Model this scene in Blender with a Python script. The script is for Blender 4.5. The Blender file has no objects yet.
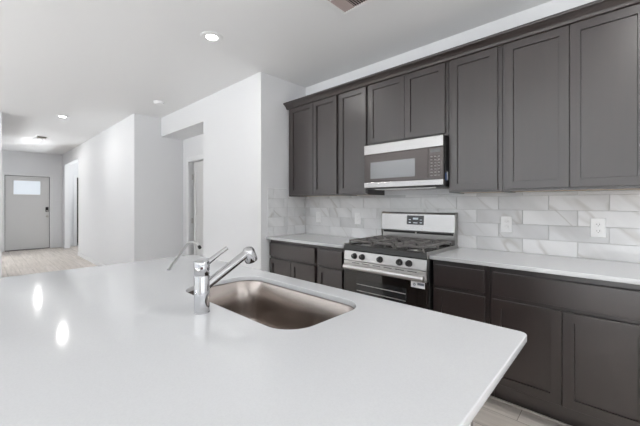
import bpy, bmesh, math, random
from mathutils import Vector, Matrix
random.seed(7)
PI = math.pi
S = bpy.context.scene
COL = S.collection

# ------------------------------------------------------------------ camera
H = 1.27
cd = bpy.data.cameras.new('camera')
cam = bpy.data.objects.new('camera', cd); COL.objects.link(cam)
cam.location = (0, 0, H)
cam.rotation_euler = (PI/2, 0, math.radians(43.26))
cd.sensor_width = 36.0
cd.lens = 321.7/640*36.0
cd.shift_y = -9.35/640
cd.clip_start = 0.02
S.camera = cam

# ------------------------------------------------------------------ world, lights, exposure
S.view_settings.view_transform = 'Standard'
S.view_settings.look = 'None'
S.view_settings.gamma = 1.0
S.view_settings.use_curve_mapping = False
S.view_settings.exposure = 0.24

w = bpy.data.worlds.new('sky'); S.world = w; w.use_nodes = True
wn = w.node_tree.nodes; wl = w.node_tree.links
bg = wn['Background']
sky = wn.new('ShaderNodeTexSky'); sky.sky_type = 'HOSEK_WILKIE'; sky.turbidity = 5
sky.sun_direction = (0.3, -0.5, 0.8)
wl.new(sky.outputs[0], bg.inputs[0]); bg.inputs[1].default_value = 1.0

WINDOWS = [  # (wall, centre along wall, width, z0, z1, power)
    ('rear', -5.2, 1.6, 0.3, 2.35, 105), ('rear', -3.4, 1.6, 0.3, 2.35, 105),
    ('rear', -1.6, 1.6, 0.3, 2.35, 105), ('rear', 0.4, 1.9, 0.1, 2.35, 105),
    ('right', -2.2, 1.8, 0.5, 2.3, 185), ('right', 0.6, 1.8, 0.5, 2.3, 185),
    ('foyer', -10.6, 1.2, 0.6, 2.2, 110), ('fill_room', -1.6, 1.8, 0.5, 2.3, 520)]  # last window is unseen, added to brighten the hall
YR, XR, YF = -4.4, 4.5, 3.3
SKY, UP_FILL = 0.12, 3.1      # window daylight, and added upward lamps outside that brighten the ceiling
DAY = (0.945, 0.98, 1.0)
def area(name, loc, rot, sx, sy, power, col=DAY, shape='RECTANGLE', spread=None):
    l = bpy.data.lights.new(name, 'AREA'); l.shape = shape; l.size = sx; l.size_y = sy
    l.energy = power; l.color = col
    if spread: l.spread = spread
    o = bpy.data.objects.new(name, l); COL.objects.link(o)
    o.location = loc; o.rotation_euler = rot
    return o
for pl, c, wd, z0, z1, pw in WINDOWS:
    zc, hh = (z0+z1)/2, z1-z0
    if pl == 'rear':
        area('daylight', (c, YR-0.25, zc), (PI/2, 0, 0), wd, hh, pw*SKY)
        area('upward_fill', (c, YR-1.15, 0.12), (PI, 0, 0), wd, 1.9, pw*UP_FILL)
    if pl == 'right':
        area('daylight', (XR+0.25, c, zc), (PI/2, 0, PI/2), wd, hh, pw*SKY)
        area('upward_fill', (XR+1.15, c, 0.12), (PI, 0, 0), 1.9, wd, pw*UP_FILL)
    if pl == 'foyer':
        area('daylight', (c, YF+0.25, zc), (PI/2, 0, PI), wd, hh, pw*SKY)
        area('upward_fill', (c, YF+1.15, 0.12), (PI, 0, 0), wd, 1.9, pw*UP_FILL)
    if pl == 'fill_room':
        area('daylight', (-12.30, c, zc), (PI/2, 0, -PI/2), wd, hh, pw*SKY*0.5)
        area('upward_fill', (-13.20, c, 0.12), (PI, 0, 0), 1.9, wd, pw*UP_FILL)

# ------------------------------------------------------------------ helpers
def link(name, me, parent=None):
    o = bpy.data.objects.new(name, me); COL.objects.link(o)
    if parent is not None: o.parent = parent
    return o
def obj(name, bm, mat, parent=None, smooth=None):
    bmesh.ops.recalc_face_normals(bm, faces=bm.faces)
    me = bpy.data.meshes.new(name); 
    if smooth is not None:
        for f in bm.faces: f.smooth = True
        for e in bm.edges:
            if len(e.link_faces) == 2 and e.calc_face_angle(0) > math.radians(smooth): e.smooth = False
    bm.to_mesh(me); bm.free()
    for m in (mat if isinstance(mat, (list, tuple)) else [mat]): me.materials.append(m)
    return link(name, me, parent)
def thing(name, label, cat, group=None):
    o = bpy.data.objects.new(name, None); COL.objects.link(o); o.empty_display_size = 0.05
    return tag(o, label, cat, group)
def tag(o, label, cat, group=None):
    o['label'] = label; o['category'] = cat
    if group: o['group'] = group
    return o
def struct(o, label=None):
    o['kind'] = 'structure'
    if label: o['label'] = label
    return o
def NB(): return bmesh.new()
def box(bm, x0, x1, y0, y1, z0, z1, bev=0.0, seg=2, mi=0):
    r = bmesh.ops.create_cube(bm, size=1.0)
    vs = r['verts']
    for v in vs:
        v.co = Vector(((x0+x1)/2+v.co.x*(x1-x0), (y0+y1)/2+v.co.y*(y1-y0), (z0+z1)/2+v.co.z*(z1-z0)))
    fs = set(f for v in vs for f in v.link_faces)
    for f in fs: f.material_index = mi
    if bev:
        es = list(set(e for v in vs for e in v.link_edges))
        r = bmesh.ops.bevel(bm, geom=es, offset=bev, segments=seg, affect='EDGES', profile=0.5)
        for f in r['faces']: f.material_index = mi
    return bm
def bx(x0, x1, y0, y1, z0, z1, bev=0.0, seg=2): return box(NB(), x0, x1, y0, y1, z0, z1, bev, seg)
def frame_of(d):
    d = d.normalized(); u = Vector((0, 0, 1))
    if abs(d.z) > 0.95: u = Vector((1, 0, 0))
    a = d.cross(u).normalized(); b = a.cross(d).normalized()
    return a, b
def tube(bm, pts, r, seg=16, cap=True):
    pts = [Vector(p) for p in pts]; n = len(pts)
    rs = r if isinstance(r, (list, tuple)) else [r]*n
    rings = []; a = None
    for i, p in enumerate(pts):
        d = (pts[min(i+1, n-1)]-pts[max(i-1, 0)])
        if a is None: a, b = frame_of(d)
        else:
            d.normalize(); a = (a-d*a.dot(d)).normalized(); b = a.cross(d).normalized()
        rings.append([bm.verts.new(p+(a*math.cos(t)+b*math.sin(t))*rs[i]) for t in [2*PI*k/seg for k in range(seg)]])
    for i in range(n-1):
        for k in range(seg):
            bm.faces.new((rings[i][k], rings[i][(k+1) % seg], rings[i+1][(k+1) % seg], rings[i+1][k]))
    if cap:
        bm.faces.new(rings[0][::-1]); bm.faces.new(rings[-1])
    return bm
def lathe(bm, prof, c, axis=(0, 0, 1), seg=32):
    """prof: list of (radius, height along axis)"""
    ax = Vector(axis).normalized(); a, b = frame_of(ax); c = Vector(c); rings = []
    for r, hgt in prof:
        if r < 1e-6: rings.append([bm.verts.new(c+ax*hgt)])
        else: rings.append([bm.verts.new(c+ax*hgt+(a*math.cos(t)+b*math.sin(t))*r) for t in [2*PI*k/seg for k in range(seg)]])
    for i in range(len(rings)-1):
        A, B = rings[i], rings[i+1]
        for k in range(seg):
            k2 = (k+1) % seg
            if len(A) == 1 and len(B) == 1: continue
            if len(A) == 1: bm.faces.new((A[0], B[k], B[k2]))
            elif len(B) == 1: bm.faces.new((A[k], A[k2], B[0]))
            else: bm.faces.new((A[k], A[k2], B[k2], B[k]))
    for R in (rings[0], rings[-1]):
        if len(R) > 2: 
            try: bm.faces.new(R)
            except ValueError: pass
    return bm
def prism_x(bm, prof, x0, x1):
    """prof: closed loop of (y,z), extruded along X"""
    A = [bm.verts.new((x0, y, z)) for y, z in prof]; B = [bm.verts.new((x1, y, z)) for y, z in prof]
    n = len(prof)
    for i in range(n): bm.faces.new((A[i], A[(i+1) % n], B[(i+1) % n], B[i]))
    bm.faces.new(A[::-1]); bm.faces.new(B)
    return bm
def rrect(x0, x1, y0, y1, r, seg=10):
    if not isinstance(r, (list, tuple)): r = [r]*4
    out = []
    for (cx, cy, a0, rr) in ((x1-r[0], y1-r[0], 0, r[0]), (x0+r[1], y1-r[1], PI/2, r[1]), (x0+r[2], y0+r[2], PI, r[2]), (x1-r[3], y0+r[3], 1.5*PI, r[3])):
        for k in range(seg+1):
            t = a0+PI/2*k/seg
            out.append((cx+rr*math.cos(t), cy+rr*math.sin(t)))
    return out
def slab(loops, z0, z1, bev=0.003):
    """flat slab with holes from 2D loops (first outer, then holes), eased edges"""
    cu = bpy.data.curves.new('tmp', 'CURVE'); cu.dimensions = '2D'; cu.fill_mode = 'BOTH'
    cu.extrude = (z1-z0)/2-bev; cu.bevel_depth = bev; cu.bevel_resolution = 2; cu.offset = -bev
    for lp in loops:
        s = cu.splines.new('POLY'); s.points.add(len(lp)-1); s.use_cyclic_u = True
        for p, (x, y) in zip(s.points, lp): p.co = (x, y, 0, 1)
    o = bpy.data.objects.new('tmp', cu); COL.objects.link(o)
    dg = bpy.context.evaluated_depsgraph_get()
    me = bpy.data.meshes.new_from_object(o.evaluated_get(dg))
    bpy.data.objects.remove(o); bpy.data.curves.remove(cu)
    bm = NB(); bm.from_mesh(me); bpy.data.meshes.remove(me)
    for v in bm.verts: v.co.z += (z0+z1)/2
    bmesh.ops.remove_doubles(bm, verts=bm.verts, dist=1e-5)
    return bm
def loft(bm, loops, cap_end=True):
    rings = [[bm.verts.new(p) for p in lp] for lp in loops]
    n = len(rings[0])
    for A, B in zip(rings, rings[1:]):
        for k in range(n): bm.faces.new((A[k], A[(k+1) % n], B[(k+1) % n], B[k]))
    if cap_end: bm.faces.new(rings[-1])
    return bm

# ------------------------------------------------------------------ materials
def mat(name, col, rough=0.5, metal=0.0, spec=0.5, coat=0.0, coat_r=0.1, emit=None, es=0.0, aniso=0.0):
    m = bpy.data.materials.new(name); m.use_nodes = True
    b = m.node_tree.nodes['Principled BSDF']
    b.inputs['Base Color'].default_value = (*col, 1)
    b.inputs['Roughness'].default_value = rough
    b.inputs['Metallic'].default_value = metal
    b.inputs['Specular IOR Level'].default_value = spec
    b.inputs['Coat Weight'].default_value = coat
    b.inputs['Coat Roughness'].default_value = coat_r
    b.inputs['Anisotropic'].default_value = aniso
    if emit:
        b.inputs['Emission Color'].default_value = (*emit, 1); b.inputs['Emission Strength'].default_value = es
    return m
def nodes(m): 
    nt = m.node_tree
    return nt.nodes, nt.links, nt.nodes['Principled BSDF']
def N(ns, t, **kw):
    n = ns.new(t)
    for k, v in kw.items():
        if k in n.inputs: n.inputs[k].default_value = v
        else: setattr(n, k, v)
    return n
def coords(ns, ls, scale=(1, 1, 1), rot=(0, 0, 0)):
    g = ns.new('ShaderNodeNewGeometry'); mp = ns.new('ShaderNodeMapping')
    mp.inputs['Scale'].default_value = scale; mp.inputs['Rotation'].default_value = rot
    ls.new(g.outputs['Position'], mp.inputs[0])
    return mp.outputs[0]
def ramp(ns, stops):
    r = ns.new('ShaderNodeValToRGB'); e = r.color_ramp.elements
    while len(e) < len(stops): e.new(0.5)
    for el, (p, c) in zip(e, stops): el.position = p; el.color = (*c, 1)
    return r
def paint(name, col, rough=0.55, bump=0.04, scale=180):
    m = mat(name, col, rough, spec=0.4); ns, ls, b = nodes(m)
    nz = N(ns, 'ShaderNodeTexNoise', Scale=scale, Detail=3); ls.new(coords(ns, ls), nz.inputs['Vector'])
    bp = N(ns, 'ShaderNodeBump', Strength=bump, Distance=0.002); ls.new(nz.outputs[0], bp.inputs['Height'])
    ls.new(bp.outputs[0], b.inputs['Normal'])
    return m
M = {}
M['wall'] = paint('wall_paint', (0.76, 0.76, 0.77))
M['ceil'] = paint('ceiling_paint', (0.78, 0.78, 0.785), bump=0.12, scale=90)
M['trim'] = paint('trim_paint', (0.78, 0.78, 0.785), rough=0.35, bump=0.0)
M['door'] = paint('door_paint', (0.66, 0.655, 0.65), rough=0.4, bump=0.0)
M['plastic'] = mat('white_plastic', (0.80, 0.80, 0.80), 0.3)
M['black'] = mat('black_plastic', (0.012, 0.011, 0.011), 0.35)
M['enamel'] = mat('black_enamel', (0.030, 0.029, 0.028), 0.25)
M['iron'] = mat('cast_iron', (0.15, 0.14, 0.135), 0.36)
M['dark'] = mat('dark_gap', (0.01, 0.01, 0.01), 0.8)
M['bglass'] = mat('dark_oven_glass', (0.012, 0.009, 0.008), 0.06, spec=0.6, coat=0.5, coat_r=0.03)
M['chrome'] = mat('chrome', (0.54, 0.54, 0.55), 0.09, 1.0)
M['tap_grey'] = mat('brushed_tap_steel', (0.55, 0.545, 0.54), 0.3, 1.0)
M['nickel'] = mat('satin_nickel', (0.55, 0.53, 0.50), 0.3, 1.0)
M['lens'] = mat('lamp_lens', (1, 1, 1), 0.4, emit=(1, 0.97, 0.93), es=14.0)
M['maple'] = mat('raw_maple', (0.62, 0.48, 0.34), 0.5)
M['shoe'] = mat('shoe_trim', (0.55, 0.51, 0.47), 0.5)
M['white_print'] = mat('white_sticker', (0.85, 0.85, 0.86), 0.4)
M['blue_print'] = mat('blue_sticker', (0.03, 0.08, 0.22), 0.4)
M['grey_print'] = mat('grey_ink', (0.18, 0.19, 0.22), 0.5)
M['key_print'] = mat('keypad_ink', (0.30, 0.29, 0.29), 0.5)
M['display'] = mat('display_glass', (0.02, 0.02, 0.022), 0.1, coat=0.4)
M['digit'] = mat('display_digits', (0.4, 0.45, 0.5), 0.4, emit=(0.7, 0.75, 0.8), es=0.15)
M['vent_red'] = mat('vent_louver', (0.46, 0.38, 0.365), 0.5)
M['frosted'] = mat('lit_frosted_glass', (0.35, 0.38, 0.40), 0.5, emit=(0.86, 0.92, 1.0), es=0.52)  # emission stands in for daylight coming through the lite

def steel(name, col, rough, direction, metal=1.0):
    m = mat(name, col, rough, metal); ns, ls, b = nodes(m)
    sc = {'x': (3, 700, 700), 'y': (700, 3, 700), 'z': (700, 700, 3)}[direction]
    nz = N(ns, 'ShaderNodeTexNoise', Scale=1.0, Detail=2); ls.new(coords(ns, ls, sc), nz.inputs['Vector'])
    mr = N(ns, 'ShaderNodeMapRange'); mr.inputs['To Min'].default_value = rough-0.03; mr.inputs['To Max'].default_value = rough+0.03
    ls.new(nz.outputs[0], mr.inputs['Value']); ls.new(mr.outputs[0], b.inputs['Roughness'])
    return m
M['steel'] = steel('stainless_steel', (0.46, 0.45, 0.445), 0.25, 'x')
M['steel_dark'] = steel('stainless_darker', (0.42, 0.41, 0.40), 0.3, 'x')  # slightly darker stainless for rims, burners and the backguard base
M['sink'] = mat('brushed_sink_steel', (0.37, 0.33, 0.305), 0.27, 1.0)
M['steel_front_lit'] = steel('stainless_front_lit', (0.66, 0.65, 0.64), 0.36, 'x')  # lighter copy of the stainless, light on the fronts put in its colour

def cabinet_paint(name, col, rough):
    m = mat(name, col, rough, spec=1.0, coat=0.38, coat_r=0.27); ns, ls, b = nodes(m)
    nz = N(ns, 'ShaderNodeTexNoise', Scale=1.0, Detail=5, Roughness=0.6); ls.new(coords(ns, ls, (35, 35, 2.2)), nz.inputs['Vector'])
    c = Vector(col)
    rp = ramp(ns, [(0.3, tuple(c*0.86)), (0.7, tuple(c*1.12))]); ls.new(nz.outputs[0], rp.inputs[0])
    ls.new(rp.outputs[0], b.inputs['Base Color'])
    mr = N(ns, 'ShaderNodeMapRange'); mr.inputs['To Min'].default_value = rough-0.05; mr.inputs['To Max'].default_value = rough+0.06
    ls.new(nz.outputs[0], mr.inputs['Value']); ls.new(mr.outputs[0], b.inputs['Roughness'])
    return m
M['cab'] = cabinet_paint('espresso_cabinet', (0.019, 0.0110, 0.0099), 0.34)

# quartz
m = M['quartz'] = mat('white_quartz', (0.64, 0.645, 0.655), 0.085, spec=0.5)
ns, ls, b = nodes(m)
nz = N(ns, 'ShaderNodeTexNoise', Scale=260, Detail=2); ls.new(coords(ns, ls), nz.inputs['Vector'])
rp = ramp(ns, [(0.35, (0.60, 0.605, 0.615)), (0.6, (0.62, 0.625, 0.635))]); ls.new(nz.outputs[0], rp.inputs[0])
ls.new(rp.outputs[0], b.inputs['Base Color'])

# wood floor: planks running along X
def floor_mat():
    m = mat('light_oak_planks', (0.5, 0.43, 0.36), 0.42, spec=0.4); ns, ls, b = nodes(m)
    br = N(ns, 'ShaderNodeTexBrick', Scale=1.0); br.offset = 0.37; br.squash = 1.0
    br.inputs['Brick Width'].default_value = 1.22; br.inputs['Row Height'].default_value = 0.18
    br.inputs['Mortar Size'].default_value = 0.0018; br.inputs['Mortar Smooth'].default_value = 0.1
    br.inputs['Color1'].default_value = (0.68, 0.63, 0.585, 1); br.inputs['Color2'].default_value = (0.58, 0.53, 0.48, 1)
    br.inputs['Mortar'].default_value = (0.25, 0.21, 0.175, 1)
    ls.new(coords(ns, ls), br.inputs['Vector'])
    nz = N(ns, 'ShaderNodeTexNoise', Scale=1.0, Detail=6, Roughness=0.62); ls.new(coords(ns, ls, (1.6, 26, 1)), nz.inputs['Vector'])
    rp = ramp(ns, [(0.28, (0.70, 0.68, 0.66)), (0.72, (1.15, 1.15, 1.15))]); ls.new(nz.outputs[0], rp.inputs[0])
    mx = N(ns, 'ShaderNodeMix', data_type='RGBA', blend_type='MULTIPLY'); mx.inputs[0].default_value = 1.0
    ls.new(br.outputs[0], mx.inputs[6]); ls.new(rp.outputs[0], mx.inputs[7]); ls.new(mx.outputs[2], b.inputs['Base Color'])
    return m
M['floor'] = floor_mat()

# marble tile: veins shifted per tile by a face attribute
def marble():
    m = mat('marble_tile', (0.62, 0.61, 0.60), 0.22, spec=0.5); ns, ls, b = nodes(m)
    at = N(ns, 'ShaderNodeAttribute'); at.attribute_name = 'tile_shift'
    g = N(ns, 'ShaderNodeNewGeometry')
    ad = N(ns, 'ShaderNodeVectorMath', operation='ADD'); ls.new(g.outputs['Position'], ad.inputs[0])
    sc = N(ns, 'ShaderNodeVectorMath', operation='SCALE'); sc.inputs['Scale'].default_value = 17.0
    ls.new(at.outputs['Color'], sc.inputs[0]); ls.new(sc.outputs[0], ad.inputs[1])
    sp = N(ns, 'ShaderNodeSeparateXYZ'); ls.new(ad.outputs[0], sp.inputs[0])
    def mth(op, a, b_):
        n = N(ns, 'ShaderNodeMath', operation=op)
        for k, v in enumerate((a, b_)):
            if isinstance(v, (int, float)): n.inputs[k].default_value = v
            else: ls.new(v, n.inputs[k])
        return n.outputs[0]
    run = mth('ADD', sp.outputs[0], sp.outputs[1])                  # along the wall, on both walls
    across = mth('ADD', mth('MULTIPLY', run, 0.72), mth('MULTIPLY', sp.outputs[2], 0.70))
    along = mth('SUBTRACT', mth('MULTIPLY', run, 0.70), mth('MULTIPLY', sp.outputs[2], 0.72))
    cb = N(ns, 'ShaderNodeCombineXYZ'); ls.new(mth('MULTIPLY', across, 5.0), cb.inputs[0]); ls.new(mth('MULTIPLY', along, 1.1), cb.inputs[1])
    wv = N(ns, 'ShaderNodeTexNoise', Scale=7.0, Detail=4); ls.new(ad.outputs[0], wv.inputs['Vector'])
    dist = N(ns, 'ShaderNodeMix', data_type='VECTOR'); dist.inputs[0].default_value = 0.10
    ls.new(cb.outputs[0], dist.inputs[4]); ls.new(wv.outputs['Color'], dist.inputs[5])
    vn = N(ns, 'ShaderNodeTexNoise', Scale=1.0, Detail=2, Roughness=0.4); ls.new(dist.outputs[1], vn.inputs['Vector'])
    ab = mth('ABSOLUTE', mth('SUBTRACT', vn.outputs[0], 0.5), 0)
    vein = N(ns, 'ShaderNodeMapRange'); vein.inputs['From Max'].default_value = 0.022; vein.inputs['To Min'].default_value = 1.0; vein.inputs['To Max'].default_value = 0.0
    ls.new(ab, vein.inputs['Value'])
    mk = N(ns, 'ShaderNodeTexNoise', Scale=3.0, Detail=1); ls.new(ad.outputs[0], mk.inputs['Vector'])
    mkr = N(ns, 'ShaderNodeMapRange'); mkr.inputs['From Min'].default_value = 0.42; mkr.inputs['From Max'].default_value = 0.65
    ls.new(mk.outputs[0], mkr.inputs['Value'])
    cl = N(ns, 'ShaderNodeTexNoise', Scale=0.7, Detail=4); ls.new(dist.outputs[1], cl.inputs['Vector'])
    base_c = ramp(ns, [(0.34, (0.55, 0.55, 0.555)), (0.64, (0.78, 0.78, 0.785))]); ls.new(cl.outputs[0], base_c.inputs[0])
    vm = N(ns, 'ShaderNodeMix', data_type='RGBA'); ls.new(mth('MULTIPLY', mth('MULTIPLY', vein.outputs[0], mkr.outputs[0]), 0.72), vm.inputs[0])
    ls.new(base_c.outputs[0], vm.inputs[6]); vm.inputs[7].default_value = (0.46, 0.44, 0.42, 1)
    tint = N(ns, 'ShaderNodeMapRange'); tint.inputs['To Min'].default_value = 0.95; tint.inputs['To Max'].default_value = 1.05
    ls.new(at.outputs['Fac'], tint.inputs['Value'])
    mx = N(ns, 'ShaderNodeMix', data_type='RGBA', blend_type='MULTIPLY'); mx.inputs[0].default_value = 1.0
    ls.new(vm.outputs[2], mx.inputs[6]); ls.new(tint.outputs[0], mx.inputs[7]); ls.new(mx.outputs[2], b.inputs['Base Color'])
    return m
M['marble'] = marble()
M['grout'] = mat('tile_grout', (0.56, 0.555, 0.55), 0.8)

# clear window pane
m = M['pane'] = bpy.data.materials.new('clear_pane'); m.use_nodes = True
nt = m.node_tree; nt.nodes.clear()
o_ = nt.nodes.new('ShaderNodeOutputMaterial'); tr = nt.nodes.new('ShaderNodeBsdfTransparent'); gl = nt.nodes.new('ShaderNodeBsdfGlossy')
gl.inputs['Roughness'].default_value = 0.02; mxs = nt.nodes.new('ShaderNodeMixShader'); mxs.inputs[0].default_value = 0.06
nt.links.new(tr.outputs[0], mxs.inputs[1]); nt.links.new(gl.outputs[0], mxs.inputs[2]); nt.links.new(mxs.outputs[0], o_.inputs[0])

# ------------------------------------------------------------------ the room
C = 2.69; W = 2.75; XL = -2.83; YA = 2.082; XE = -11.93
struct(obj('floor', bx(-12.05, XR+0.1, YR-0.1, YF+0.1, -0.1, 0.0), M['floor']))
struct(obj('ceiling', bx(-12.05, XR+0.1, YR-0.1, YF+0.1, C, C+0.1), M['ceil']))
struct(obj('wall_kitchen', bx(XL, XR+0.1, W, W+0.12, 0, C), M['wall']))
struct(obj('wall_corner', bx(-4.12, XL, YA, W+0.12, 0, C), M['wall']))
struct(obj('wall_header', bx(-5.58, -4.12, YA, 2.45, 2.38, C), M['wall']))
def pierced(bm, axis, p0, p1, a0, a1, holes):
    """wall slab between a0..a1 with rectangular holes (h0,h1,z0,z1)"""
    def seg(u0, u1, z0, z1):
        if u1-u0 < 1e-4 or z1-z0 < 1e-4: return
        if axis == 'x': box(bm, u0, u1, p0, p1, z0, z1)
        else: box(bm, p0, p1, u0, u1, z0, z1)
    cur = a0
    for h0, h1, z0, z1 in sorted(holes):
        seg(cur, h0, 0, C); seg(h0, h1, 0, z0); seg(h0, h1, z1, C); cur = h1
    seg(cur, a1, 0, C)
    return bm
struct(obj('wall_alcove', pierced(NB(), 'x', 2.45, 2.57, -5.58, -4.12, [(-5.36, -4.56, 0, 1.975)]), M['wall']))
struct(obj('wall_hall', bx(-9.70, -5.58, 1.68, 2.60, 0, C), M['wall']))
bm = NB(); box(bm, XE, -11.5, 1.68, 1.80, 0, C); box(bm, -11.5, -9.70, 1.68, 1.80, 2.37, C)
struct(obj('wall_hall_end', bm, M['wall']))
struct(obj('wall_entry', pierced(NB(), 'y', XE-0.12, XE, YR-0.12, YF+0.1, [(-2.5, -0.7, 0.5, 2.3), (0.482, 1.400, 0, 2.03), (2.03, 2.80, 0, 2.06)]), M['wall']))
struct(obj('wall_closet', pierced(NB(), 'x', YF, YF+0.12, XE, -9.6, [(-11.2, -10.0, 0.6, 2.2)]), M['wall']))
struct(obj('wall_foyer', bx(-9.70, -9.60, 2.60, YF, 0, C), M['wall']))
struct(obj('wall_living', bx(-7.12, -7.0, YR, 0.25, 0, C), M['wall']))
struct(obj('wall_added_opening', pierced(NB(), 'x', 0.13, 0.25, XE, -7.12, [(-10.9, -8.3, 0, 2.3)]), M['wall']))  # opening added to let the extra daylight into the hall
rear = [(c-wd/2, c+wd/2, z0, z1) for pl, c, wd, z0, z1, p in WINDOWS if pl == 'rear']
right = [(c-wd/2, c+wd/2, z0, z1) for pl, c, wd, z0, z1, p in WINDOWS if pl == 'right']
struct(obj('wall_rear', pierced(NB(), 'x', YR-0.12, YR, XE, XR+0.1, rear), M['wall']))
struct(obj('wall_right', pierced(NB(), 'y', XR, XR+0.12, YR, W, right), M['wall']))
# closet behind the dark gap at the entry, its unlit tone put in the paint
bm = NB(); box(bm, -12.9, -12.85, 1.95, 2.9, 0, 2.2); box(bm, -12.85, XE-0.12, 1.95, 1.99, 0, 2.2); box(bm, -12.85, XE-0.12, 2.86, 2.9, 0, 2.2); box(bm, -12.9, XE-0.12, 1.95, 2.9, 2.2, 2.25)
box(bm, -12.9, XE-0.12, 1.95, 2.9, -0.05, 0)
struct(obj('wall_closet_inside', bm, paint('closet_shade_paint', (0.10, 0.095, 0.09))))
struct(obj('wall_light_block', bx(-9.60, -4.12, YF, YF+0.1, 0, C), M['wall']))  # added unseen walls, shutting sky light out behind the alcove door
struct(obj('wall_light_block_side', bx(-4.12, -3.98, W+0.12, YF+0.1, 0, C), M['wall']))
# windows out of view, the last one added to brighten the hall
k = 0
for pl, c, wd, z0, z1, p in WINDOWS:
    k += 1
    fb, gb = NB(), NB(); t = 0.05
    def seg(bmm, u0, u1, za, zb, d0, d1):
        if pl == 'rear': box(bmm, u0, u1, YR-d1, YR-d0, za, zb)
        if pl == 'right': box(bmm, XR+d0, XR+d1, u0, u1, za, zb)
        if pl == 'foyer': box(bmm, u0, u1, YF+d0, YF+d1, za, zb)
        if pl == 'fill_room': box(bmm, -11.93-d1, -11.93-d0, u0, u1, za, zb)
    a0, a1 = c-wd/2, c+wd/2
    for q in ((a0, a0+t, z0, z1), (a1-t, a1, z0, z1), (a0+t, a1-t, z0, z0+t), (a0+t, a1-t, z1-t, z1), (a0+t, a1-t, (z0+z1)/2-0.02, (z0+z1)/2+0.02)):
        seg(fb, *q, 0.02, 0.09)
    seg(gb, a0+t, a1-t, z0+t, z1-t, 0.05, 0.056)
    fo = struct(obj('window_%d' % k, fb, M['trim'])); obj('pane', gb, M['pane'], fo)

# baseboards
def bbx(name, x0, x1, y0, y1):
    struct(obj(name, bx(x0, x1, y0, y1, 0.0, 0.085, 0.004, 1), M['trim']))
bbx('baseboard_hall', -9.71, -5.568, 1.666, 1.68)
bbx('baseboard_hall_end', XE, -11.5, 1.666, 1.68)
bbx('baseboard_alcove_side', -5.58, -5.566, 1.666, 2.45)
bbx('baseboard_alcove', -5.566, -5.448, 2.436, 2.45)
bbx('baseboard_corner', -4.13, -2.82, 2.068, 2.082)
bbx('baseboard_corner_side', -2.83, -2.816, 2.082, 2.19)
bbx('baseboard_entry', XE, XE+0.014, 1.478, 1.666)
bbx('baseboard_entry_foyer', XE, XE+0.014, 1.80, 1.95)
bbx('baseboard_living', -7.0, -6.986, YR, 0.264)
bbx('baseboard_rear', -6.986, 0.7, YR, YR+0.014)

# ---- casings (trim) and doors
bm = NB()                                               # front door casing, on the entry wall
box(bm, XE, XE+0.016, 0.412, 0.482, 0, 2.10, 0.004, 1); box(bm, XE, XE+0.016, 1.400, 1.470, 0, 2.10, 0.004, 1); box(bm, XE, XE+0.016, 0.482, 1.400, 2.03, 2.10, 0.004, 1)
struct(obj('trim_1', bm, M['trim']))
bm = NB()                                               # alcove door casing
box(bm, -5.445, -5.36, 2.434, 2.45, 0, 2.055, 0.004, 1); box(bm, -4.56, -4.475, 2.434, 2.45, 0, 2.055, 0.004, 1); box(bm, -5.36, -4.56, 2.434, 2.45, 1.975, 2.055, 0.004, 1)
struct(obj('trim_2', bm, M['trim']))
bm = NB()                                               # casing of the dark doorway in the foyer
box(bm, XE, XE+0.016, 1.955, 2.03, 0, 2.13, 0.004, 1); box(bm, XE, XE+0.016, 2.80, 2.875, 0, 2.13, 0.004, 1); box(bm, XE, XE+0.016, 2.03, 2.80, 2.06, 2.13, 0.004, 1)
struct(obj('trim_3', bm, M['trim']))

# front door
xs = XE-0.02                                            # face of the slab
d = thing('door_1', 'pale front door with a frosted lite at the end of the hall', 'door'); struct(d)
bm = NB(); y0, y1, z0, z1 = 0.490, 1.392, 0.02, 2.022
L = (0.650, 1.205, 1.520, 1.900)
box(bm, xs-0.044, xs, y0, L[0], z0, z1); box(bm, xs-0.044, xs, L[1], y1, z0, z1)
box(bm, xs-0.044, xs, L[0], L[1], z0, L[2]); box(bm, xs-0.044, xs, L[0], L[1], L[3], z1)
obj('door_slab', bm, M['door'], d)
bm = NB(); e = 0.022
for q in ((L[0]-e, L[0]+0.004, L[2]-e, L[3]+e), (L[1]-0.004, L[1]+e, L[2]-e, L[3]+e), (L[0], L[1], L[2]-e, L[2]+0.004), (L[0], L[1], L[3]-0.004, L[3]+e)):
    box(bm, xs-0.004, xs+0.008, *q, 0.003, 1)
obj('lite_frame', bm, M['door'], d)
obj('lite_glass', bx(xs-0.03, xs-0.012, L[0], L[1], L[2], L[3]), M['frosted'], d)
bm = NB(); box(bm, XE-0.10, XE-0.001, 0.482, 0.4885, 0, 2.03); box(bm, XE-0.10, XE-0.001, 1.3935, 1.400, 0, 2.03); box(bm, XE-0.10, XE-0.001, 0.4885, 1.3935, 2.0235, 2.03)
obj('weatherstrip', bm, M['dark'], d)
obj('threshold', bx(XE-0.12, XE+0.015, 0.482, 1.400, 0.0, 0.018, 0.004, 1), M['iron'], d)
kp = obj('keypad_lock', bx(xs, xs+0.026, 1.312, 1.376, 1.035, 1.175, 0.010, 3), M['black'], d)
obj('thumb_turn', bx(xs+0.024, xs+0.034, 1.325, 1.363, 1.045, 1.085, 0.004, 2), M['nickel'], kp)
obj('door_knob', lathe(NB(), [(0.030, 0), (0.030, 0.006), (0.012, 0.010), (0.012, 0.03), (0.027, 0.042), (0.029, 0.055), (0.018, 0.066), (0, 0.068)], (xs, 1.344, 0.912), (1, 0, 0), 24), M['nickel'], d, 40)

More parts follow.
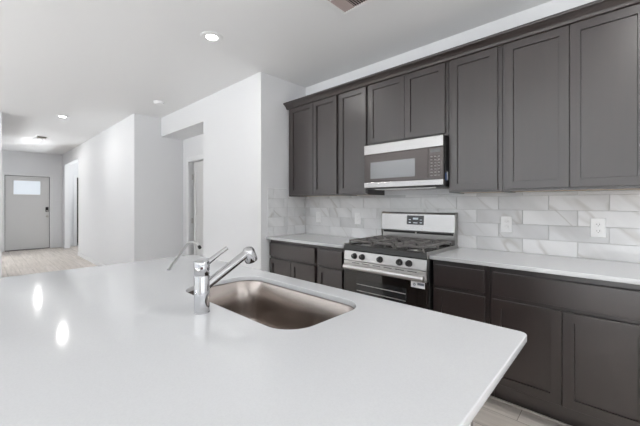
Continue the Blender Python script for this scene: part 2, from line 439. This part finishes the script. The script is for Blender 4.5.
# alcove door
d = thing('door_2', 'white door in the recessed alcove past the kitchen corner', 'door'); struct(d)
yd = 2.50
def panel_door(name, x0, x1, y_front, z0, z1, mt, parent, panels):
    """slab with recessed panels, front facing -Y"""
    bm = NB(); box(bm, x0, x1, y_front+0.008, y_front+0.036, z0, z1)
    zs = [z0]+[v for p in panels for v in p]+[z1]; st = 0.10
    box(bm, x0, x0+st, y_front, y_front+0.008, z0, z1); box(bm, x1-st, x1, y_front, y_front+0.008, z0, z1)
    for a, b_ in zip(zs[0::2], zs[1::2]): box(bm, x0+st, x1-st, y_front, y_front+0.008, a, b_)
    return obj(name, bm, mt, parent)
panel_door('door_slab', -5.288, -4.565, yd, 0.01, 1.967, M['door'], d, [(0.22, 0.95), (1.07, 1.80)])
bm = NB(); box(bm, -5.36, -5.352, 2.45, 2.57, 0, 1.975)
obj('door_stop', bm, M['trim'], d)
for z in (0.25, 0.98, 1.72):
    obj('hinge', tube(NB(), [(-5.328, 2.494, z-0.045), (-5.328, 2.494, z+0.045)], 0.012, 10), M['nickel'], d, 40)
obj('door_knob', lathe(NB(), [(0.030, 0), (0.030, 0.006), (0.012, 0.010), (0.012, 0.03), (0.027, 0.042), (0.029, 0.055), (0.018, 0.066), (0, 0.068)], (-4.63, yd, 0.92), (0, -1, 0), 24), M['nickel'], d, 40)

# ------------------------------------------------------------------ cabinets
def shaker(name, x0, x1, z0, z1, yf, parent, st=0.050, th=0.022, rec=0.010):
    """door (frame) with a recessed panel as its sub-part; front face at y = yf"""
    bm = NB(); bv = 0.0015
    o = [(x0, z0), (x1, z0), (x1, z1), (x0, z1)]
    i = [(x0+st, z0+st), (x1-st, z0+st), (x1-st, z1-st), (x0+st, z1-st)]
    yb = yf+th
    def loop(pts, y, s=0.0):
        cx = (x0+x1)/2; cz = (z0+z1)/2
        return [bm.verts.new((x+(s if x < cx else -s), y, z+(s if z < cz else -s))) for x, z in pts]
    seq = [loop(o, yb), loop(o, yf+bv), loop(o, yf, bv), loop(i, yf), loop(i, yf+rec+0.001), loop(i, yb)]
    for A, B in zip(seq, seq[1:]+seq[:1]):
        for k in range(4): bm.faces.new((A[k], A[(k+1) % 4], B[(k+1) % 4], B[k]))
    dr = obj(name, bm, M['cab'], parent)
    obj('panel', bx(x0+st+0.0007, x1-st-0.0007, yf+rec, yf+th-0.003, z0+st+0.0007, z1-st-0.0007, 0.001, 1), M['cab'], dr)
    return dr
def drawer(x0, x1, z0, z1, yf, parent):
    obj('drawer', bx(x0, x1, yf, yf+0.020, z0, z1, 0.003, 2), M['cab'], parent)

UF = 2.47; UD = 2.45; UB = 1.353; UT = 2.40
def upper(label, x0, x1, zb, doors, dz0, dz1, yb=W-0.001):
    t = thing('upper_cabinet', label, 'cabinet', 'upper cabinets on the kitchen wall')
    bm = NB(); p = 0.018; fw = 0.035
    box(bm, x0, x0+p, UF+0.019, yb, zb, UT); box(bm, x1-p, x1, UF+0.019, yb, zb, UT)
    box(bm, x0+p, x1-p, UF+0.019, yb, UT-p, UT); box(bm, x0+p, x1-p, yb-0.008, yb, zb+0.02, UT-p)
    obj('carcass', bm, M['cab'], t)
    bm = NB()
    box(bm, x0, x0+fw, UF, UF+0.019, zb, UT, 0.001, 1); box(bm, x1-fw, x1, UF, UF+0.019, zb, UT, 0.001, 1)
    box(bm, x0+fw, x1-fw, UF, UF+0.019, zb, zb+fw); box(bm, x0+fw, x1-fw, UF, UF+0.019, UT-fw-0.02, UT)
    if len(doors) > 1: box(bm, (x0+x1)/2-0.03, (x0+x1)/2+0.03, UF, UF+0.019, zb+fw, UT-fw)
    obj('face_frame', bm, M['cab'], t)
    obj('bottom_panel', bx(x0+p, x1-p, UF+0.019, yb, zb+0.004, zb+0.016), M['maple'], t)
    for a, b_ in doors: shaker('door', a, b_, dz0, dz1, UD, t)
    return t
DZ = (1.370, 2.352)
upper('tall two-door dark upper cabinet in the wall corner, left of the single-door one', -2.818, -2.068, UB, [(-2.780, -2.411), (-2.407, -2.082)], *DZ)
upper('narrow single-door dark upper cabinet just left of the microwave', -2.066, -1.712, UB, [(-2.050, -1.728)], *DZ)
upper('short two-door dark upper cabinet directly above the microwave', -1.710, -0.972, 1.795, [(-1.700, -1.336), (-1.332, -0.994)], 1.812, 2.352)
upper('single-door dark upper cabinet just right of the microwave', -0.969, -0.602, UB, [(-0.950, -0.630)], *DZ)
upper('wide two-door dark upper cabinet at the right edge, above the slotted outlet', -0.600, 0.128, UB, [(-0.584, -0.2365), (-0.2325, 0.110)], *DZ)
# crown
prof = [(2.469, 2.3535), (2.447, 2.3535), (2.440, 2.357), (2.432, 2.372), (2.420, 2.386), (2.404, 2.398), (2.394, 2.402), (2.392, 2.406), (2.392, 2.418), (2.469, 2.418)]
tag(obj('crown_molding', prism_x(NB(), prof, -2.828, 0.16), M['cab']), 'dark crown molding along the top of the upper cabinets', 'molding')

BF = 2.203; BD = 2.175
def base(label, x0, x1, dws, doors):
    t = thing('base_cabinet', label, 'cabinet', 'base cabinets along the kitchen wall')
    bm = NB(); p = 0.018; fw = 0.035; yb = W-0.001
    box(bm, x0, x0+p, BF+0.019, yb, 0.0, 0.883); box(bm, x1-p, x1, BF+0.019, yb, 0.0, 0.883)
    box(bm, x0+p, x1-p, BF+0.019, yb, 0.11, 0.128); box(bm, x0+p, x1-p, yb-0.008, yb, 0.128, 0.883)
    # notch for the toe space: side panels start at the toe board below 0.11
    obj('carcass', bm, M['cab'], t)
    bm = NB()
    box(bm, x0, x0+fw, BF, BF+0.019, 0.11, 0.883, 0.001, 1); box(bm, x1-fw, x1, BF, BF+0.019, 0.11, 0.883, 0.001, 1)
    box(bm, x0+fw, x1-fw, BF, BF+0.019, 0.11, 0.19); box(bm, x0+fw, x1-fw, BF, BF+0.019, 0.67, 0.72); box(bm, x0+fw, x1-fw, BF, BF+0.019, 0.84, 0.883)
    if len(doors) > 1: box(bm, (doors[0][1]+doors[1][0])/2-0.03, (doors[0][1]+doors[1][0])/2+0.03, BF, BF+0.019, 0.19, 0.67)
    obj('face_frame', bm, M['cab'], t)
    obj('toe_kick', bx(x0+p, x1-p, 2.31, 2.322, 0.0, 0.11), M['cab'], t)
    for a, b_ in dws: drawer(a, b_, 0.708, 0.848, BD, t)
    for a, b_ in doors: shaker('door', a, b_, 0.168, 0.682, BD, t)
    return t
def base_(*a):
    t = base(*a)
    # cut the toe space out of the side panels
    for c in t.children:
        if c.name.startswith('carcass'):
            for v in c.data.vertices:
                if v.co.z < 0.001 and v.co.y < 2.30: v.co.y = 2.322
    return t
base('dark base cabinet with one drawer over two doors in the wall corner', -2.818, -2.098, [(-2.800, -2.118)], [(-2.800, -2.456), (-2.452, -2.118)])
base('narrow dark base cabinet just left of the range', -2.096, -1.768, [(-2.080, -1.784)], [(-2.080, -1.784)])
base('narrow dark base cabinet with one drawer just right of the range', -0.976, -0.612, [(-0.957, -0.632)], [(-0.957, -0.632)])
base('wide dark base cabinet with a long drawer at the right edge', -0.610, 0.128, [(-0.588, 0.108)], [(-0.588, -0.242), (-0.238, 0.108)])
struct(obj('trim_4', bx(-0.976, 0.128, 2.296, 2.310, 0.0, 0.011, 0.004, 2), M['shoe']))

# counters
def counter(label, x0, x1):
    bm = slab([[(x0, 2.15), (x1, 2.15), (x1, W-0.001), (x0, W-0.001)]], 0.884, 0.909, 0.003)
    tag(obj('countertop', bm, M['quartz']), label, 'countertop', 'white wall countertops')
counter('white countertop left of the range, running into the corner', -2.829, -1.752)
counter('white countertop right of the range, under both right outlets', -0.978, 0.16)

# tile backsplash (real tiles in one mesh)
bm = NB(); lay = bm.loops.layers.color.new('tile_shift')
TW, TH, G = 0.3165, 0.105, 0.0028
def tiles(to_world, a0, a1, off0, ztop):
    r = 0; z = 0.910
    while z < ztop-0.01:
        z1 = min(z+TH-G, ztop); off = off0[r % 2]
        n0 = math.floor((a0-off)/TW)
        for n in range(n0, n0+40):
            u0 = max(off+n*TW, a0); u1 = min(off+(n+1)*TW-G, a1)
            if u1-u0 < 0.012: continue
            before = set(bm.faces)
            to_world(u0, u1, z, z1)
            c = (random.random(), random.random(), random.random(), 1)
            for f in bm.faces:
                if f not in before:
                    for lp in f.loops: lp[lay] = c
        z += TH; r += 1
tiles(lambda u0, u1, z0, z1: box(bm, u0, u1, 2.7405, W-0.003, z0, z1, 0.0012, 1), XL+0.012, 0.16, (-0.2175, -0.376), 1.352)
tiles(lambda u0, u1, z0, z1: box(bm, XL+0.003, XL+0.0095, u0, u1, z0, z1, 0.0012, 1), 2.170, 2.444, (2.25, 2.40), 1.435)
tiles(lambda u0, u1, z0, z1: box(bm, XL+0.003, XL+0.0095, u0, u1, z0, z1, 0.0012, 1), 2.4465, 2.738, (2.25, 2.40), 1.352)
box(bm, XL+0.0005, XL+0.005, 2.170, 2.444, 1.352, 1.435, mi=1)
box(bm, XL+0.002, 0.16, W-0.005, W-0.0005, 0.910, 1.352, mi=1); box(bm, XL+0.0005, XL+0.005, 2.170, 2.74, 0.910, 1.352, mi=1)
tag(obj('tile_backsplash', bm, [M['marble'], M['grout']]), 'grey veined marble tile backsplash between the counters and upper cabinets', 'backsplash')

# outlets
def outlet(label, xc, slots):
    t = thing('wall_outlet', label, 'outlet', 'white wall plates on the backsplash'); zc = 1.114; y = 2.7400
    obj('cover_plate', bx(xc-0.038, xc+0.038, y-0.006, y, zc-0.061, zc+0.061, 0.003, 2), M['plastic'], t)
    for dz in (-0.021, 0.021):
        s = obj('socket', slab([rrect(xc-0.0165, xc+0.0165, zc+dz-0.014, zc+dz+0.014, 0.008, 5)], -0.002, 0.002, 0.0006), M['plastic'], t, 40)
        for v in s.data.vertices: v.co = Vector((v.co.x, y-0.007+v.co.z*0.8, v.co.y))
        sb = NB()
        box(sb, xc-0.0075, xc-0.0055, y-0.0092, y-0.008, zc+dz-0.003, zc+dz+0.006); box(sb, xc+0.0055, xc+0.0075, y-0.0092, y-0.008, zc+dz-0.003, zc+dz+0.006)
        box(sb, xc-0.002, xc+0.002, y-0.0092, y-0.008, zc+dz-0.010, zc+dz-0.006)
        obj('slot', sb, M['dark'] if slots else M['nickel'], s)
    obj('screw', lathe(NB(), [(0.003, 0), (0.003, 0.001), (0, 0.0015)], (xc, y-0.006, zc), (0, -1, 0), 10), M['plastic'], t)
outlet('white wall plate nearest the tiled corner, under the two-door upper cabinet', -2.600, False)
outlet('white wall plate just left of the range backguard', -2.032, False)
outlet('white wall plate just right of the range, below the gap beside the single-door cabinet', -0.641, False)
outlet('white outlet with dark slots at the far right of the backsplash', -0.115, True)

# ------------------------------------------------------------------ microwave
t = thing('microwave', 'stainless over-the-range microwave with a dark glass door', 'microwave')
mx0, mx1, myf = -1.700, -0.978, 2.390
obj('body', bx(mx0+0.002, mx1, 2.422, W-0.012, 1.400, 1.790, 0.002, 1), M['black'], t)
obj('top_trim', bx(mx0, mx1-0.002, myf-0.003, 2.421, 1.704, 1.790, 0.004, 2), M['steel'], t)
obj('bottom_trim', bx(mx0, mx1-0.002, myf-0.003, 2.421, 1.410, 1.457, 0.004, 2), M['steel'], t)
M['mdoor'] = steel('dark_bronze_glass', (0.10, 0.088, 0.085), 0.22, 'x', 0.8)
dr = obj('door', bx(mx0, -1.101, myf, 2.421, 1.458, 1.703, 0.002, 1), M['mdoor'], t)
wn_ = NB(); box(wn_, -1.633, -1.208, myf-0.0015, myf+0.004, 1.488, 1.634, 0.0008, 1)
M['mwin'] = mat('microwave_window', (0.24, 0.24, 0.245), 0.2, metal=0.8, spec=0.6)
obj('window', wn_, M['mwin'], dr)
cp = obj('control_panel', bx(-1.099, mx1-0.002, myf, 2.421, 1.458, 1.703, 0.002, 1), M['mdoor'], t)
obj('readout', bx(-1.080, -1.000, myf-0.001, myf+0.003, 1.662, 1.688), M['bglass'], cp)
for r in range(7):
    for c in range(3):
        obj('button', bx(-1.078+c*0.029, -1.078+c*0.029+0.014, myf-0.001, myf+0.002, 1.634-r*0.024-0.006, 1.634-r*0.024), M['key_print'], cp)
obj('vent_filter', bx(-1.62, -1.06, 2.45, 2.70, 1.393, 1.402), M['steel_dark'], t)
tg = obj('energy_tag', bx(mx1, mx1+0.003, 2.424, 2.446, 1.448, 1.505), M['blue_print'], t)
obj('tag_print', bx(mx1+0.001, mx1+0.004, 2.448, 2.464, 1.450, 1.515), M['white_print'], tg)

# ------------------------------------------------------------------ range
t = thing('gas_range', 'stainless gas range with black grates between the two counters', 'range')
rx0, rx1 = -1.720, -0.986; rc = (rx0+rx1)/2
obj('body', bx(rx0+0.003, rx1-0.001, 2.165, 2.735, 0.03, 0.880, 0.002, 1), M['black'], t)
for x in (rx0+0.05, rx1-0.05):
    for y in (2.22, 2.68): obj('foot', lathe(NB(), [(0.018, 0), (0.018, 0.01), (0.010, 0.012), (0.010, 0.031)], (x, y, 0.0), (0, 0, 1), 16), M['black'], t, 40)
# cooktop: shallow pan with a raised rim
bm = NB()
y0, y1, zb, zr = 2.118, 2.692, 0.880, 0.930
prism = [(rx0, y0), (rx1, y0), (rx1, y1), (rx0, y1)]
def rr(s, z): return [(x+(s if x < rc else -s), y+(s if y < 2.4 else -s), z) for x, y in prism]
loft(bm, [rr(0.012, zb), rr(0.004, zb), rr(0.0, zb+0.010), rr(0.004, zr-0.010), rr(0.014, zr), rr(0.026, zr-0.001), rr(0.040, zr-0.014)])
bm.faces.new([v for v in bm.verts][:4][::-1])
obj('cooktop', bm, M['enamel'], t)
# side rim trims
for x in (rx0, rx1): obj('side_rim', bx(x-0.004, x+0.004, y0+0.01, y1, zb+0.005, zr+0.003, 0.002, 1), M['steel_dark'], t)
zt = zr-0.014
burn = [(rx0+0.15, 2.245, 0.036), (rx0+0.15, 2.52, 0.032), (rc, 2.385, 0.042), (rx1-0.15, 2.245, 0.040), (rx1-0.15, 2.52, 0.030)]
for x, y, r in burn:
    bo = obj('burner', lathe(NB(), [(r+0.018, 0), (r+0.018, 0.004), (r+0.004, 0.007), (r, 0.014), (r-0.006, 0.016)], (x, y, zt), (0, 0, 1), 24), M['steel_dark'], t, 40)
    obj('burner_cap', lathe(NB(), [(r-0.002, 0.016), (r, 0.019), (r-0.002, 0.024), (r-0.01, 0.026), (0, 0.026)], (x, y, zt), (0, 0, 1), 24), M['black'], bo, 40)
# three cast-iron grates
gx = [rx0+0.030, rx0+0.030+0.240, rx1-0.030-0.240, rx1-0.030]
for gi in range(3):
    a, b_ = gx[gi]+0.003, gx[gi+1]-0.003; g0, g1 = 2.150, 2.655; zg0, zg1 = 0.950, 0.967; tk = 0.012
    bm = NB()
    for q in ((a, b_, g0, g0+tk), (a, b_, g1-tk, g1), (a, a+tk, g0, g1), (b_-tk, b_, g0, g1)): box(bm, *q, zg0, zg1, 0.003, 1)
    cx = (a+b_)/2; cy = (g0+g1)/2
    if gi != 1:
        box(bm, a, b_, cy-tk/2, cy+tk/2, zg0, zg1, 0.003, 1)
        for by in ((g0+cy)/2, (g1+cy)/2):
            for q in ((a, cx-0.022, by-tk/2, by+tk/2), (cx+0.022, b_, by-tk/2, by+tk/2)): box(bm, *q, zg0, zg1+0.003, 0.003, 1)
        for q in ((g0, (g0+cy)/2-0.022), ((g0+cy)/2+0.022, (g1+cy)/2-0.022), ((g1+cy)/2+0.022, g1)): box(bm, cx-tk/2, cx+tk/2, *q, zg0, zg1+0.003, 0.003, 1)
    else:
        for k in range(1, 4):
            y = g0+(g1-g0)*k/4
            if k in (2,): 
                box(bm, a, cx-0.03, y-tk/2, y+tk/2, zg0, zg1, 0.003, 1); box(bm, cx+0.03, b_, y-tk/2, y+tk/2, zg0, zg1, 0.003, 1)
            else: box(bm, a, b_, y-tk/2, y+tk/2, zg0, zg1, 0.003, 1)
        box(bm, cx-tk/2, cx+tk/2, g0, cy-0.03, zg0, zg1, 0.003, 1); box(bm, cx-tk/2, cx+tk/2, cy+0.03, g1, zg0, zg1, 0.003, 1)
    for x in (a, b_-tk):
        for y in (g0, cy-tk/2, g1-tk): box(bm, x, x+tk, y, y+tk, zr-0.016, zg0+0.004, 0.002, 1)
    obj('grate', bm, M['iron'], t)
# control panel, slightly raked
obj('control_panel', prism_x(NB(), [(2.165, 0.800), (2.128, 0.800), (2.124, 0.804), (2.132, 0.876), (2.138, 0.880), (2.165, 0.880)], rx0+0.002, rx1-0.003), M['steel_front_lit'], t)
for x in (-1.610, -1.532, -1.365, -1.198, -1.121):
    kb = obj('knob', lathe(NB(), [(0.025, 0.0), (0.025, 0.003), (0.021, 0.006), (0.0195, 0.024), (0.017, 0.027), (0, 0.027)], (x, 2.1285, 0.838), (0, -1, 0.1), 28), M['black'], t, 40)
    obj('knob_pointer', bx(x-0.002, x+0.002, 2.098, 2.102, 0.842, 0.858), M['steel'], kb)
# oven door
od = thing('oven_door', '', ''); del od['label']; del od['category']; od.parent = t
obj('door_top_rail', bx(rx0+0.002, rx1-0.003, 2.122, 2.164, 0.722, 0.796, 0.004, 2), M['steel_front_lit'], od)
obj('door_glass', bx(rx0+0.002, rx1-0.003, 2.124, 2.164, 0.215, 0.7215, 0.003, 2), M['bglass'], od)
obj('window', bx(-1.59, -1.14, 2.1225, 2.130, 0.33, 0.655, 0.0005, 1), M['display'], od)
obj('rack_bars', (lambda b0: [box(b0, -1.585, -1.145, 2.1205, 2.1232, z, z+0.006, 0.001, 1) for z in (0.500, 0.560, 0.612)] and b0)(NB()), M['steel_dark'], od)
vb = NB()
for k in range(6): box(vb, rx0+0.09+k*0.1, rx0+0.09+k*0.1+0.07, 2.1210, 2.124, 0.782, 0.786)
obj('vent_slots', vb, M['dark'], od)
hb = NB(); tube(hb, [(rx0+0.018, 2.099, 0.749), (rx0+0.022, 2.099, 0.749), (rx1-0.016, 2.099, 0.749), (rx1-0.012, 2.099, 0.749)], [0.017, 0.0215, 0.0215, 0.017], 24)
for x in (rx0+0.05, rx1-0.055): box(hb, x-0.012, x+0.012, 2.10, 2.123, 0.740, 0.762, 0.003, 1)
obj('handle', hb, M['steel_front_lit'], od, 40)
sk = obj('sticker', bx(-1.104, -1.000, 2.1222, 2.1245, 0.676, 0.7195), M['white_print'], od)
pb = NB(); box(pb, -1.054, -1.004, 2.1212, 2.1225, 0.696, 0.712)
obj('sticker_print', pb, M['grey_print'], sk)
obj('sticker_ring', lathe(NB(), [(0.007, 0), (0.010, 0), (0.010, 0.001), (0.007, 0.001), (0.007, 0)], (-1.078, 2.1222, 0.698), (0, -1, 0), 20), M['grey_print'], sk)
obj('drawer', bx(rx0+0.002, rx1-0.003, 2.124, 2.164, 0.045, 0.208, 0.004, 2), M['steel'], t)
# backguard
bgd = obj('backguard', prism_x(NB(), [(2.738, 1.022), (2.682, 1.022), (2.676, 1.028), (2.686, 1.176), (2.692, 1.188), (2.704, 1.193), (2.738, 1.193)], -1.700, -1.006), M['steel'], t)
for x in (-1.7045, -1.0055): obj('end_cap', prism_x(NB(), [(2.738, 0.94), (2.690, 0.94), (2.674, 1.022), (2.684, 1.177), (2.691, 1.190), (2.704, 1.1955), (2.738, 1.1955)], x, x+0.004), M['steel_dark'], bgd)
ds = obj('display', prism_x(NB(), [(2.690, 1.082), (2.6785, 1.082), (2.684, 1.164), (2.692, 1.164)], -1.434, -1.272), M['display'], bgd)
for x, z, ww, hh in ((-1.375, 1.128, 0.05, 0.016), (-1.415, 1.123, 0.02, 0.006), (-1.309, 1.123, 0.02, 0.006), (-1.415, 1.098, 0.02, 0.006), (-1.37, 1.096, 0.04, 0.005), (-1.309, 1.098, 0.02, 0.006)):
    y = 2.6785+(z-1.082)/0.082*0.0055
    obj('key', bx(x, x+ww, y-0.001, y+0.001, z, z+hh), M['digit'], ds)
obj('backguard_base', bx(-1.700, -1.004, 2.694, 2.737, 0.900, 1.021, 0.002, 1), M['steel_dark'], t)
for a, b_ in ((-1.685, -1.36), (-1.345, -1.02)): obj('exhaust_slot', bx(a, b_, 2.6925, 2.70, 1.002, 1.018), M['dark'], t)

# ------------------------------------------------------------------ island
IX0, IX1, IY0, IY1 = -2.185, -0.189, -0.06, 1.039
SX0, SX1, SY0, SY1 = -1.362, -0.660, 0.577, 0.942
hole = rrect(SX0, SX1, SY0, SY1, 0.095, 12)
bm = slab([rrect(IX0, IX1, IY0, IY1, 0.020, 8), hole], 0.893, 0.914, 0.003)
tag(obj('island_countertop', bm, M['quartz']), 'large white island countertop with a sink cutout in the foreground', 'countertop')
t = thing('kitchen_island', 'island base under the white countertop, dark cabinets facing the range', 'island')
bm = NB()
box(bm, IX0+0.10, -0.335, 0.34, 0.46, 0.0, 0.892)
box(bm, -0.335, -0.314, 0.34, 0.956, 0.0, 0.892); box(bm, IX0+0.10, IX0+0.117, 0.34, 0.960, 0.0, 0.892)
obj('half_wall', bm, M['wall'], t)
bm = NB(); box(bm, IX0+0.118, -0.314, 0.962, 0.98, 0.10, 0.892)
box(bm, IX0+0.118, -0.336, 0.47, 0.96, 0.08, 0.10); box(bm, -0.335, -0.314, 0.9565, 0.962, 0.0, 0.892); box(bm, IX0+0.118, -0.336, 0.90, 0.915, 0.0, 0.10)
obj('carcass', bm, M['cab'], t)
xx = [IX0+0.13, -1.62, -1.36, -1.0, -0.64, -0.33]
for a, b_ in zip(xx, xx[1:]):
    pass
def island_door(a, b_):
    bm = NB(); box(bm, a+0.004, b_-0.004, 0.981, 0.996, 0.16, 0.86, 0.002, 1)
    obj('door', bm, M['cab'], t)
for a, b_ in zip(xx, xx[1:]): island_door(a, b_)

# sink
t = thing('sink', 'undermount stainless single-bowl sink set in the island countertop', 'sink')
def lp(s, z, r): return [(x, y, z) for x, y in rrect(SX0+s, SX1-s, SY0+s, SY1-s, r, 12)]
bm = loft(NB(), [lp(-0.022, 0.8925, 0.11), lp(-0.002, 0.8925, 0.096), lp(0.001, 0.8890, 0.095), lp(0.006, 0.76, 0.090), lp(0.010, 0.715, 0.086), lp(0.016, 0.702, 0.082), lp(0.026, 0.694, 0.074), lp(0.045, 0.690, 0.06)], True)
obj('bowl', bm, M['sink'], t, 60)
obj('drain', lathe(NB(), [(0.055, 0.0), (0.055, 0.003), (0.046, 0.004), (0.040, -0.001), (0.012, -0.0005), (0.010, 0.008), (0, 0.009)], (-0.98, 0.80, 0.6905), (0, 0, 1), 28), M['chrome'], t, 40)

# faucet
t = thing('faucet', 'chrome pull-out kitchen faucet standing beside the sink', 'faucet')
fx, fy = -1.006, 0.503
obj('body', lathe(NB(), [(0.0255, 0), (0.0255, 0.003), (0.0245, 0.004), (0.0245, 0.118), (0.0235, 0.121)], (fx, fy, 0.914), (0, 0, 1), 36), M['chrome'], t, 40)
obj('cartridge_cap', lathe(NB(), [(0.0225, 0.121), (0.0245, 0.125), (0.0245, 0.164), (0.0225, 0.167), (0, 0.167)], (fx, fy, 0.914), (0, 0, 1), 36), M['chrome'], t, 40)
dirc = Vector((-fx, -fy, 0)).normalized()
ic = Vector((fx, fy, 1.062))+dirc*0.0235
obj('indicator', lathe(NB(), [(0.0042, 0), (0.0042, 0.0018), (0, 0.002)], ic, dirc, 12), mat('indicator_dark', (0.05, 0.012, 0.012), 0.4), t)
lev = NB(); tube(lev, [(fx, fy+0.012, 1.068), (fx, fy+0.03, 1.080), (fx, fy+0.060, 1.098), (fx, fy+0.092, 1.115)], [0.009, 0.0085, 0.0075, 0.0068], 14)
obj('lever', lev, M['chrome'], t, 40)
sp = NB(); tube(sp, [(fx, fy+0.014, 0.997), (fx, fy+0.10, 1.046), (fx, fy+0.180, 1.092)], [0.0150, 0.0150, 0.0150], 20)
obj('spout', sp, M['chrome'], t, 40)
ax = Vector((0, 0.34, -0.94)); hc = Vector((fx, fy+0.181, 1.093))
so = obj('spray_head', lathe(NB(), [(0, -0.018), (0.008, -0.0172), (0.015, -0.014), (0.020, -0.008), (0.0228, 0.0), (0.0238, 0.010), (0.0240, 0.030), (0.0225, 0.038), (0.0205, 0.039)], hc, ax, 32), M['chrome'], t, 35)
obj('nozzle', lathe(NB(), [(0.0195, 0.0385), (0.0190, 0.0405), (0, 0.0410)], hc, ax, 24), M['black'], so, 40)

# slim water tap
t = thing('water_tap', 'slim leaning chrome water tap with a black tip, left of the faucet', 'tap')
py = 0.702
pts = [(-1.776, 0.914), (-1.70, 0.970), (-1.60, 1.037), (-1.570, 1.058), (-1.545, 1.074), (-1.515, 1.084), (-1.480, 1.0865), (-1.450, 1.081), (-1.432, 1.072)]
obj('stem', tube(NB(), [(x, py, z+0.001) for x, z in pts], 0.0062, 14), M['tap_grey'], t, 60)
obj('base_ring', lathe(NB(), [(0.011, 0), (0.011, 0.003), (0.007, 0.006)], (-1.776, py, 0.914), (0, 0, 1), 20), M['chrome'], t, 40)
obj('tip', tube(NB(), [(-1.431, py, 1.072), (-1.421, py, 1.0655)], 0.0072, 14), M['black'], t, 40)

# ------------------------------------------------------------------ ceiling fixtures
def downlight(label, x, y, power):
    t = thing('ceiling_light', label, 'ceiling light', 'round recessed ceiling lights')
    obj('trim_ring', lathe(NB(), [(0.046, 0.0), (0.048, -0.004), (0.075, -0.008), (0.092, -0.003), (0.093, 0.0)], (x, y, C), (0, 0, 1), 36), M['plastic'], t, 50)
    obj('diffuser', lathe(NB(), [(0.0465, -0.001), (0.044, -0.006), (0.03, -0.009), (0, -0.010)], (x, y, C), (0, 0, 1), 36), M['lens'], t, 50)
    area('lamp', (x, y, C-0.014), (0, 0, 0), 0.088, 0.088, power, (1.0, 0.985, 0.97), 'DISK').parent = t
downlight('round ceiling light nearest the camera, left of the ceiling vent', -2.550, 1.365, 2.5)
downlight('round hall ceiling light on the camera side of the small vent', -6.650, 0.943, 4.5)
downlight('farthest round ceiling light, right by the small hall vent', -9.500, 0.916, 7)
downlight('round ceiling light over the aisle, right of the frame', 0.35, 1.365, 11)

def vent(label, x0, x1, y0, y1, mt, n):
    t = thing('ceiling_vent', label, 'vent', 'ceiling vents')
    bm = NB(); e = 0.025
    for q in ((x0, x1, y0, y0+e), (x0, x1, y1-e, y1), (x0, x0+e, y0+e, y1-e), (x1-e, x1, y0+e, y1-e)): box(bm, *q, C-0.010, C, 0.003, 1)
    box(bm, x0+e, x1-e, (y0+y1)/2-0.006, (y0+y1)/2+0.006, C-0.009, C) if y1-y0 > 0.3 else None
    obj('frame', bm, M['plastic'], t)
    obj('duct_opening', bx(x0+e, x1-e, y0+e, y1-e, C-0.0015, C-0.0005), M['dark'], t)
    for k in range(n):
        xx_ = x0+e+(x1-x0-2*e)*(k+0.5)/n
        b_ = NB(); box(b_, -0.008, 0.008, y0+e, y1-e, -0.0008, 0.0008)
        for v in b_.verts:
            X, Z = v.co.x, v.co.z; a = math.radians(35 if k < n*0.35 else -40); v.co.x = xx_+X*math.cos(a)-Z*math.sin(a); v.co.z = C-0.0065+X*math.sin(a)*0.7+Z*math.cos(a)
        obj('louver', b_, mt, t)
vent('large ceiling vent with reddish louvers at the top edge above the cabinets', -1.517, -1.21, 1.48, 1.88, M['vent_red'], 14)
vent('small pale ceiling vent in the hall', -9.17, -8.87, 0.83, 1.03, M['nickel'], 10)
t = thing('smoke_detector', 'round white smoke detector on the ceiling before the alcove', 'smoke detector')
obj('base', lathe(NB(), [(0.070, 0), (0.070, -0.008), (0.066, -0.012)], (-4.72, 1.73, C), (0, 0, 1), 32), M['plastic'], t, 40)
obj('cover', lathe(NB(), [(0.064, -0.011), (0.062, -0.028), (0.045, -0.036), (0, -0.038)], (-4.72, 1.73, C), (0, 0, 1), 32), M['plastic'], t, 40)

# toe space: pull the lower front of the base carcass sides back under the cabinets
for o in S.objects:
    if o.name.startswith('carcass') and o.parent and o.parent.name.startswith('base_cabinet'):
        for v in o.data.vertices:
            if v.co.z < 0.001: v.co.z = 0.11
        bmx = NB(); bmx.from_mesh(o.data)
        xs_ = [v.co.x for v in o.data.vertices]; a, b_ = min(xs_), max(xs_)
        box(bmx, a, a+0.018, 2.31, W-0.001, 0, 0.11); box(bmx, b_-0.018, b_, 2.31, W-0.001, 0, 0.11)
        bmx.to_mesh(o.data); bmx.free()
